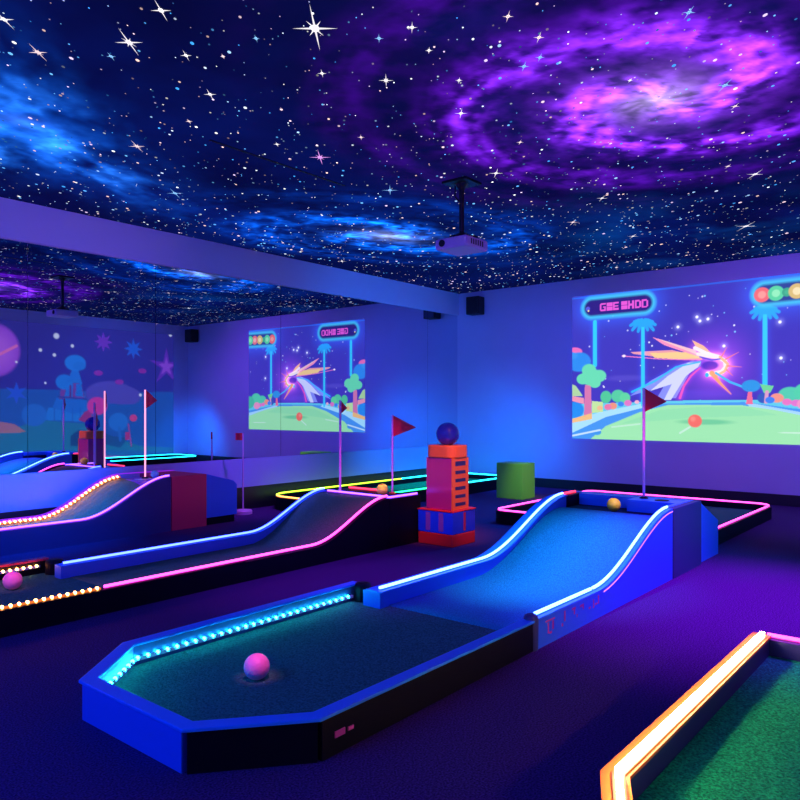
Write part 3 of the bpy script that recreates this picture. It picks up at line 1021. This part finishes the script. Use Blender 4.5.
build('ramp_side', side_board(far, YF, YF + .08, drop=.006), 'blue', lane, label='blue ramp side')
build('ramp_rim', MB().sweep(p3(far, YF + .04, -.006), .08, .006, 0), 'blue_rim', lane, label='blue ramp rim')
neon('light_strip', [(x, YN - .005, z + .002) for x, z in ([(2.02, .13)] + near[1:])], 'pink', lane, w=.02)
neon('light_strip', p3([(2.17, .13)] + far[1:], YF + .03, .0), 'blue', lane, w=.024, label='blue light strip')
led_row([(.5, YN - .005, .135), (2.0, YN - .005, .135)], .040, 'orange', lane, size=.009, tape='halo_orange')
led_row([(.5, 4.688, .10), (2.12, 4.688, .10)], .040, 'orange', lane, size=.009)
build('platform', MB().box(4.365, 4.76, YN - .03, YF + .08, 0, .386), 'black', lane, bevel=.003)
neon('light_strip', [(4.37, YN, .386), (4.75, YN, .386)], 'violet', lane, w=.018)
neon('light_strip', [(4.40, YN + .02, .388), (4.42, YF - .02, .388)], 'violet', lane, w=.02)
neon('light_strip', [(4.73, YF + .02, .386), (4.73, 4.08, .386)], 'red', lane, w=.02, label='short red light strip')
build('cup', MB().lathe((4.62, 4.2, .386), [(.05, 0), (.05, .003)], 20), 'cup', lane)

# ---- lane along the mirror ----
lane = thing('putting_lane', 'putting lane with orange dotted far edge and maroon box against the mirror wall', 'mini golf lane', (2.6, 6.0, 0),
             'mini golf lanes')
YN, YF = 5.75, 6.20
near = curve(2.93, 3.74, .19, .49, xs=.8)
far = curve(2.78, 3.52, .20, .50, xs=.8)
mb = MB(); ramp_surface(mb, [(.8, .19)] + near[1:], [(.8, .20)] + far[1:], YN + .02, YF, -.04)
build('ramp_turf', mb, 'turf_olive', lane, smooth=True, label='olive ramp turf')
build('ramp_side', side_board(near, YN - .03, YN + .02, drop=.006), 'navy', lane)
build('ramp_side', side_board(far, YF, YF + .05, drop=.006), 'purple_rim', lane)
neon('light_strip', [(x, YN, z - .004) for x, z in near], 'violet', lane, w=.024)
led_row([(x, YF - .012, z - .028) for x, z in far], .04, 'orange', lane, size=.011, tape='halo_orange')
build('edge_light', MB().sweep([(x, YF + .030, z - .006) for x, z in far] + [(4.11, YF + .030, .49)], .010, .006, 0), 'halo_violet', lane, label='thin violet edge light')
build('platform', MB().box(3.53, 3.745, YN + .025, YF, 0, .455), 'purple_rim', lane, bevel=.002)
build('platform', MB().box(3.75, 4.12, YN - .03, YF + .05, 0, .484), 'maroon', lane, bevel=.003, label='maroon box')
build('cup_ring', MB().box(3.56, 3.70, 5.90, 6.02, .456, .462), 'white', lane, bevel=.002)
wedge = [(4.123, .07), (4.48, .07), (4.48, .36), (4.44, .40), (4.123, .484)]
build('end_wedge', MB().prism_y(wedge, YN - .02, YF), 'blue', lane, bevel=.004, label='blue end wedge')
build('wedge_foot', MB().box(4.125, 4.46, YN, YF - .02, 0, .069), 'black', lane)


# ---- flat lanes ----
def rounded(x0, x1, y0, y1, r, n_=8, radii=None):
    pts = []
    for k, (cx, cy, a0_) in enumerate(((x1, y0, -90), (x1, y1, 0), (x0, y1, 90), (x0, y0, 180))):
        rr = r if radii is None else radii[k]
        sx = -1 if cx == x1 else 1
        sy = 1 if cy == y0 else -1
        for i in range(n_ + 1):
            a = math.radians(a0_ + 90 * i / n_)
            pts.append((cx + sx * rr + rr * math.cos(a), cy + sy * rr + rr * math.sin(a)))
    return pts


def flat_lane(label, x0, x1, y0, y1, r, h, turf, segs, radii=None, kick='black'):
    o = thing('putting_lane', label, 'mini golf lane', ((x0 + x1) / 2, (y0 + y1) / 2, 0), 'mini golf lanes')
    pts = rounded(x0, x1, y0, y1, r, radii=radii)
    build('curb', MB().sweep([(p[0], p[1], h) for p in pts], .05, 0, 0.0, absolute=True, closed=True), kick, o)
    inn = rounded(x0 + .025, x1 - .025, y0 + .025, y1 - .025, r, radii=None if radii is None else radii)
    build('turf', MB().prism_z(inn, .004, h - .06), turf, o)
    return o, pts


def seg_between(pts, h, ia, ib):
    n_ = len(pts)
    out = []
    i = ia
    while True:
        out.append((pts[i % n_][0], pts[i % n_][1], h))
        if i % n_ == ib % n_: break
        i += 1
    return out


# multicoloured lane beside the mirror near the corner (points: 0-8 far right front corner, 9-17 back right, 18-26 back left, 27-35 front left)
o, pts = flat_lane('flat putting lane with rainbow edge lights in the far corner beside the mirror', 5.25, 8.85, 5.25, 6.22, .30, .14, 'turf_bright', None)
neon('light_strip', seg_between(pts, .14, 22, 27), 'orange', o, w=.022, label='orange section of edge light')
neon('light_strip', seg_between(pts, .14, 18, 22)[:-1] + [(5.33, 6.13, .14)], 'lime', o, w=.022, label='lime section of edge light')
neon('light_strip', [(7.6, 6.22, .14), (5.56, 6.22, .14)], 'lime', o, w=.022, label='lime section of edge light')
neon('light_strip', seg_between(pts, .14, 28, 35) + [(5.9, 5.25, .14)], 'blue', o, w=.022, label='blue section of edge light')
neon('light_strip', [(5.92, 5.25, .14), (7.2, 5.25, .14)], 'green', o, w=.022, label='green section of edge light')
neon('light_strip', [(7.22, 5.25, .14)] + seg_between(pts, .14, 0, 17) + [(7.62, 6.22, .14)], 'cyan', o, w=.024, label='cyan section of edge light')

# pink-lit green behind the foreground ramp
o, pts = flat_lane('square putting green with pink edge lights behind the blue ramp', 5.98, 8.06, 1.77, 3.74, .14, .12, 'turf', None, radii=[.16, .1, .1, .12])
neon('light_strip', [(p[0], p[1], .12) for p in pts[:30]] + [(5.98, 2.9, .12)], 'pink', o, w=.016)
neon('light_strip', [(6.2, 1.77, .12), (7.85, 1.77, .12)], 'pink', o, w=.016)

# warm-lit green lane at the lower right
YE = .79
lane = thing('putting_lane', 'bright green putting lane with thick warm white light strip at the lower right', 'mini golf lane', (2.6, .3, 0),
             'mini golf lanes')
cA, cB, cC, cD, cE = (1.58, .30), (1.63, .68), (1.86, YE), (3.42, YE), (3.42, -.40)
build('curb', MB().sweep([(p[0], p[1], .118) for p in (cA, cB, cC, cD, cE)], .07, 0, 0.0, absolute=True), 'navy', lane, bevel=.003)
build('rim', MB().sweep([(p[0], p[1], .119) for p in (cA, cB, cC, cD)], .075, .010, 0), 'orange', lane, label='warm orange rim')
build('turf', MB().prism_z([(1.62, .30), (1.67, .66), (1.88, YE - .037), (3.385, YE - .035), (3.385, -.40), (1.62, -.40)][::-1], .004, .05), 'turf_bright', lane)
neon('light_strip', [(cA[0], cA[1], .129), (1.635, .675, .129), (1.86, YE - .01, .129), (3.38, YE - .01, .129)], 'warm', lane, w=.034, h=.016)
neon('light_strip', [(3.42, YE - .02, .119), (3.42, -.38, .119)], 'pink', lane, w=.018, label='pink light strip')
# cyan-lit lane by the mural wall, seen in the mirror
o, pts = flat_lane('flat putting lane with cyan edge lights under the mural, seen in the mirror', 5.4, 8.7, -.45, .42, .25, .14, 'turf', None)
neon('light_strip', [(p[0], p[1], .14) for p in pts], 'cyan', o, w=.028, closed=True)


# ------------------------------------------------------------------ balls
def ball(loc, r, mat, label, dimples=True):
    q = MB().sphere((0, 0, 0), r, 36, 22)
    me_ = bpy.data.meshes.new('golf_ball')
    me_.from_pydata(q.v, [], q.f)
    me_.materials.append(mat)
    me_.polygons.foreach_set('use_smooth', [True] * len(me_.polygons))
    o_ = bpy.data.objects.new('golf_ball', me_)
    o_.location = loc
    C.objects.link(o_)
    return tag(o_, label, 'golf ball', 'golf balls')


def dimple(m_):
    n_, l_ = m_.node_tree.nodes, m_.node_tree.links
    tc = n_.new('ShaderNodeTexCoord'); vo = n_.new('ShaderNodeTexVoronoi'); vo.inputs['Scale'].default_value = 75
    bp = n_.new('ShaderNodeBump'); bp.inputs['Strength'].default_value = .5; bp.inputs['Distance'].default_value = .003
    l_.new(tc.outputs['Object'], vo.inputs['Vector']); l_.new(vo.outputs['Distance'], bp.inputs['Height'])
    l_.new(bp.outputs['Normal'], n_['Principled BSDF'].inputs['Normal'])
    return m_


for k in ('pinkball', 'yellow', 'cyanball'):
    dimple(M[k])
ball((1.83, 2.22, .10), .050, M['pinkball'], 'large pink golf ball on the turf of the foreground lane')
ball((1.84, 4.41, .102), .052, M['pinkball'], 'pink golf ball at the left photo edge beside orange dot lights')
ball((5.00, 2.13, .410), .048, M['yellow'], 'yellow golf ball at the top of the blue ramp')
ball((4.52, 3.90, .434), .048, M['yellow'], 'yellow golf ball on the platform left of the orange tower')
ball((3.71, 5.93, .499), .036, M['cyanball'], 'cyan golf ball beside the lit flag pole on the mirror-side lane')


# ------------------------------------------------------------------ flags
def flag(loc, top, kind, w_, h_, label, polemat='pole', base=.03, r=.0075, basemat='cup', ang=-50.6, floor_base=False):
    x, y, z = loc
    o_ = thing('golf_flag', label, 'flag', loc, 'golf flags')
    build('pole', MB().tube((x, y, z + .006), (x, y, top), r, 12), polemat, o_, smooth=False)
    if floor_base:
        build('base', MB().lathe((x, y, z), [(base, 0), (base, .03), (base * .9, .042), (.015, .05)], 28), basemat, o_)
    else:
        build('base', MB().lathe((x, y, z), [(base, 0), (base, .006), (.012, .014)], 20), basemat, o_)
    a = math.radians(ang)
    dx_, dy_ = math.cos(a), math.sin(a)
    nx, ny = -dy_ * .0025, dx_ * .0025
    nseg = 8
    mb_ = MB()
    v, f = [], []
    for i in range(nseg + 1):
        t_ = i / nseg
        wob = .008 * math.sin(t_ * 5.5)
        cx, cy = x + dx_ * (w_ * t_ + .004) - dy_ * wob, y + dy_ * (w_ * t_ + .004) + dx_ * wob
        if kind == 'tri':
            zt_, zb_ = top - h_ * .55 * t_, top - h_ + h_ * .42 * t_
            zt_ = max(zt_, zb_ + .003)
        else:
            zt_, zb_ = top, top - h_
        v += [(cx + nx, cy + ny, zt_), (cx + nx, cy + ny, zb_), (cx - nx, cy - ny, zt_), (cx - nx, cy - ny, zb_)]
    for i in range(nseg):
        a_, b_ = 4 * i, 4 * i + 4
        f += [(a_, a_ + 1, b_ + 1, b_), (a_ + 2, b_ + 2, b_ + 3, a_ + 3), (a_, b_, b_ + 2, a_ + 2), (a_ + 1, a_ + 3, b_ + 3, b_ + 1)]
    f += [(0, 2, 3, 1), (4 * nseg, 4 * nseg + 1, 4 * nseg + 3, 4 * nseg + 2)]
    mb_.add(v, f)
    build('pennant', mb_, 'red_cloth', o_, label='red pennant')
    return o_


flag((5.19, 1.985, .448), 1.245, 'tri', .155, .175, 'red triangular flag on a pink pole at the top of the blue ramp', base=.03, r=.010)
flag((4.44, 4.30, .387), 1.165, 'tri', .055, .115, 'small red flag on the tall pole at the middle of the photo, left platform side', r=.010)
flag((4.66, 3.91, .387), 1.04, 'tri', .19, .18, 'wide red triangular flag just left of the orange tower', r=.008, basemat='orange')
flag((3.65, 5.99, .463), 1.265, 'tri', .105, .17, 'red triangular flag with glowing pink-white pole on the mirror-side lane', polemat='core_pole', r=.0075)
flag((4.83, 6.08, 0), .84, 'rect', .075, .075, 'small square red flag on a round purple floor stand before the mirror', base=.095, r=.008, basemat='pole', ang=129.4, floor_base=True)

# ------------------------------------------------------------------ orange toy tower
tx0, ty0 = 4.70, 3.325
tw = thing('toy_tower', 'orange toy tower with blue and red block base beside the second ramp', 'tower decoration', (tx0 + .15, ty0 + .17, 0))
build('base_block', MB().box(tx0, tx0 + .32, ty0, ty0 + .345, 0, .098), 'red', tw, bevel=.006, label='red bottom block')
build('base_block', MB().box(tx0, tx0 + .32, ty0, ty0 + .345, .099, .272), 'tower_blue', tw, bevel=.004, label='blue block with stripes')
build('ledge', MB().box(tx0 - .006, tx0 + .326, ty0 - .006, ty0 + .351, .273, .285), 'red', tw, bevel=.003)
for k in range(2):
    y_ = ty0 + .09 + k * .13
    build('stripe', MB().box(tx0 - .003, tx0 - .0005, y_, y_ + .045, .115, .262), 'purple_rim', tw, label='violet stripe')
build('stripe', MB().box(tx0 + .15, tx0 + .18, ty0 - .003, ty0 - .0005, .115, .262), 'maroon', tw, label='maroon stripe')
bx0, bx1, by0, by1 = tx0 + .025, tx0 + .245, ty0 + .03, ty0 + .28
body = build('body', MB().box(bx0, bx1, by0, by1, .286, .70), 'magenta', tw, bevel=.004, label='glossy magenta body')
fr = build('slotted_front', MB().box(bx0 - .002, bx1 + .003, by0 - .014, by0 - .001, .286, .70), 'orange', tw, bevel=.002, label='orange front with slots')
for k in range(6):
    z_ = .318 + k * .064
    build('slot', MB().box(bx0 + .035, bx1 - .045, by0 - .0165, by0 - .0145, z_, z_ + .026 + (.01 if k == 5 else 0)), 'navy', fr, label='dark blue slot')
build('cap', MB().prism_z(rounded(bx0 - .012, bx1 + .014, by0 - .026, by1 + .012, .075, 6), .701, .80), 'orange', tw, bevel=.008, label='orange cap')
build('finial_ball', MB().sphere(((bx0 + bx1) / 2 + .015, (by0 + by1) / 2, .888), .094, 40, 24), 'ball_blue', tw, smooth=True, label='glossy dark blue ball')

# green cube
tag(build('green_block', MB().box(7.67, 7.98, 4.41, 4.77, 0, .43), 'green', origin=(7.8, 4.6, 0), bevel=.006),
    'plain green box standing on the carpet near the room corner', 'block')

# ------------------------------------------------------------------ projector
px_, py_ = 4.60, 3.17
pr = thing('ceiling_projector', 'lavender projector hanging from the ceiling on a black mount', 'projector', (px_, py_, 2.29))
build('mount_plate', MB().box(px_ - .11, px_ + .11, py_ - .11, py_ + .11, RH - .022, RH - .003), 'metal', pr, bevel=.004)
build('mount_pole', MB().tube((px_, py_, 2.41), (px_, py_, RH - .02), .019, 16), 'metal', pr)
build('mount_bracket', MB().lathe((px_, py_, RH - .07), [(.02, 0), (.035, .03), (.05, .048)], 16), 'metal', pr)
build('cable', MB().tube((px_ - .02, py_ + .045, RH - .03), (px_ - .015, py_ + .05, RH - .11), .006, 8).tube((px_ - .015, py_ + .05, RH - .11), (px_, py_ + .02, RH - .15), .006, 8), 'metal', pr)
build('mount_bracket', MB().lathe((px_, py_, 2.385), [(.09, 0), (.08, .02), (.05, .035), (.022, .05)], 18).box(px_ - .13, px_ + .13, py_ - .02, py_ + .02, 2.381, 2.395).box(px_ - .02, px_ + .02, py_ - .13, py_ + .13, 2.381, 2.395), 'metal', pr)
bd = build('body', MB().box(px_ - .15, px_ + .15, py_ - .145, py_ + .145, 2.295, 2.38), 'projector', pr, bevel=.018)
build('lens', MB().tube((px_ - .158, py_ + .075, 2.34), (px_ - .13, py_ + .075, 2.34), .026, 20), 'cup', bd)
for k in range(6):
    build('vent', MB().box(px_ - .09 + k * .03, px_ - .078 + k * .03, py_ - .1475, py_ - .1455, 2.32, 2.36), 'metal', bd)


# ------------------------------------------------------------------ speakers
def speaker(y0_, y1_, label):
    o_ = thing('wall_speaker', label, 'speaker', (RX1 - .1, (y0_ + y1_) / 2, 2.46), 'wall speakers')
    build('cabinet', MB().box(RX1 - .20, RX1 - .03, y0_, y1_, 2.47, 2.73), 'speaker', o_, bevel=.012)
    build('grille', MB().box(RX1 - .208, RX1 - .201, y0_ + .015, y1_ - .015, 2.485, 2.715), 'metal', o_, bevel=.002)
    build('bracket', MB().box(RX1 - .03, RX1 - .001, (y0_ + y1_) / 2 - .04, (y0_ + y1_) / 2 + .04, 2.55, 2.65), 'metal', o_)


speaker(5.84, 6.06, 'black speaker high on the screen wall beside the mirror corner')
speaker(-.42, -.18, 'black speaker in the opposite corner, seen in the mirror')
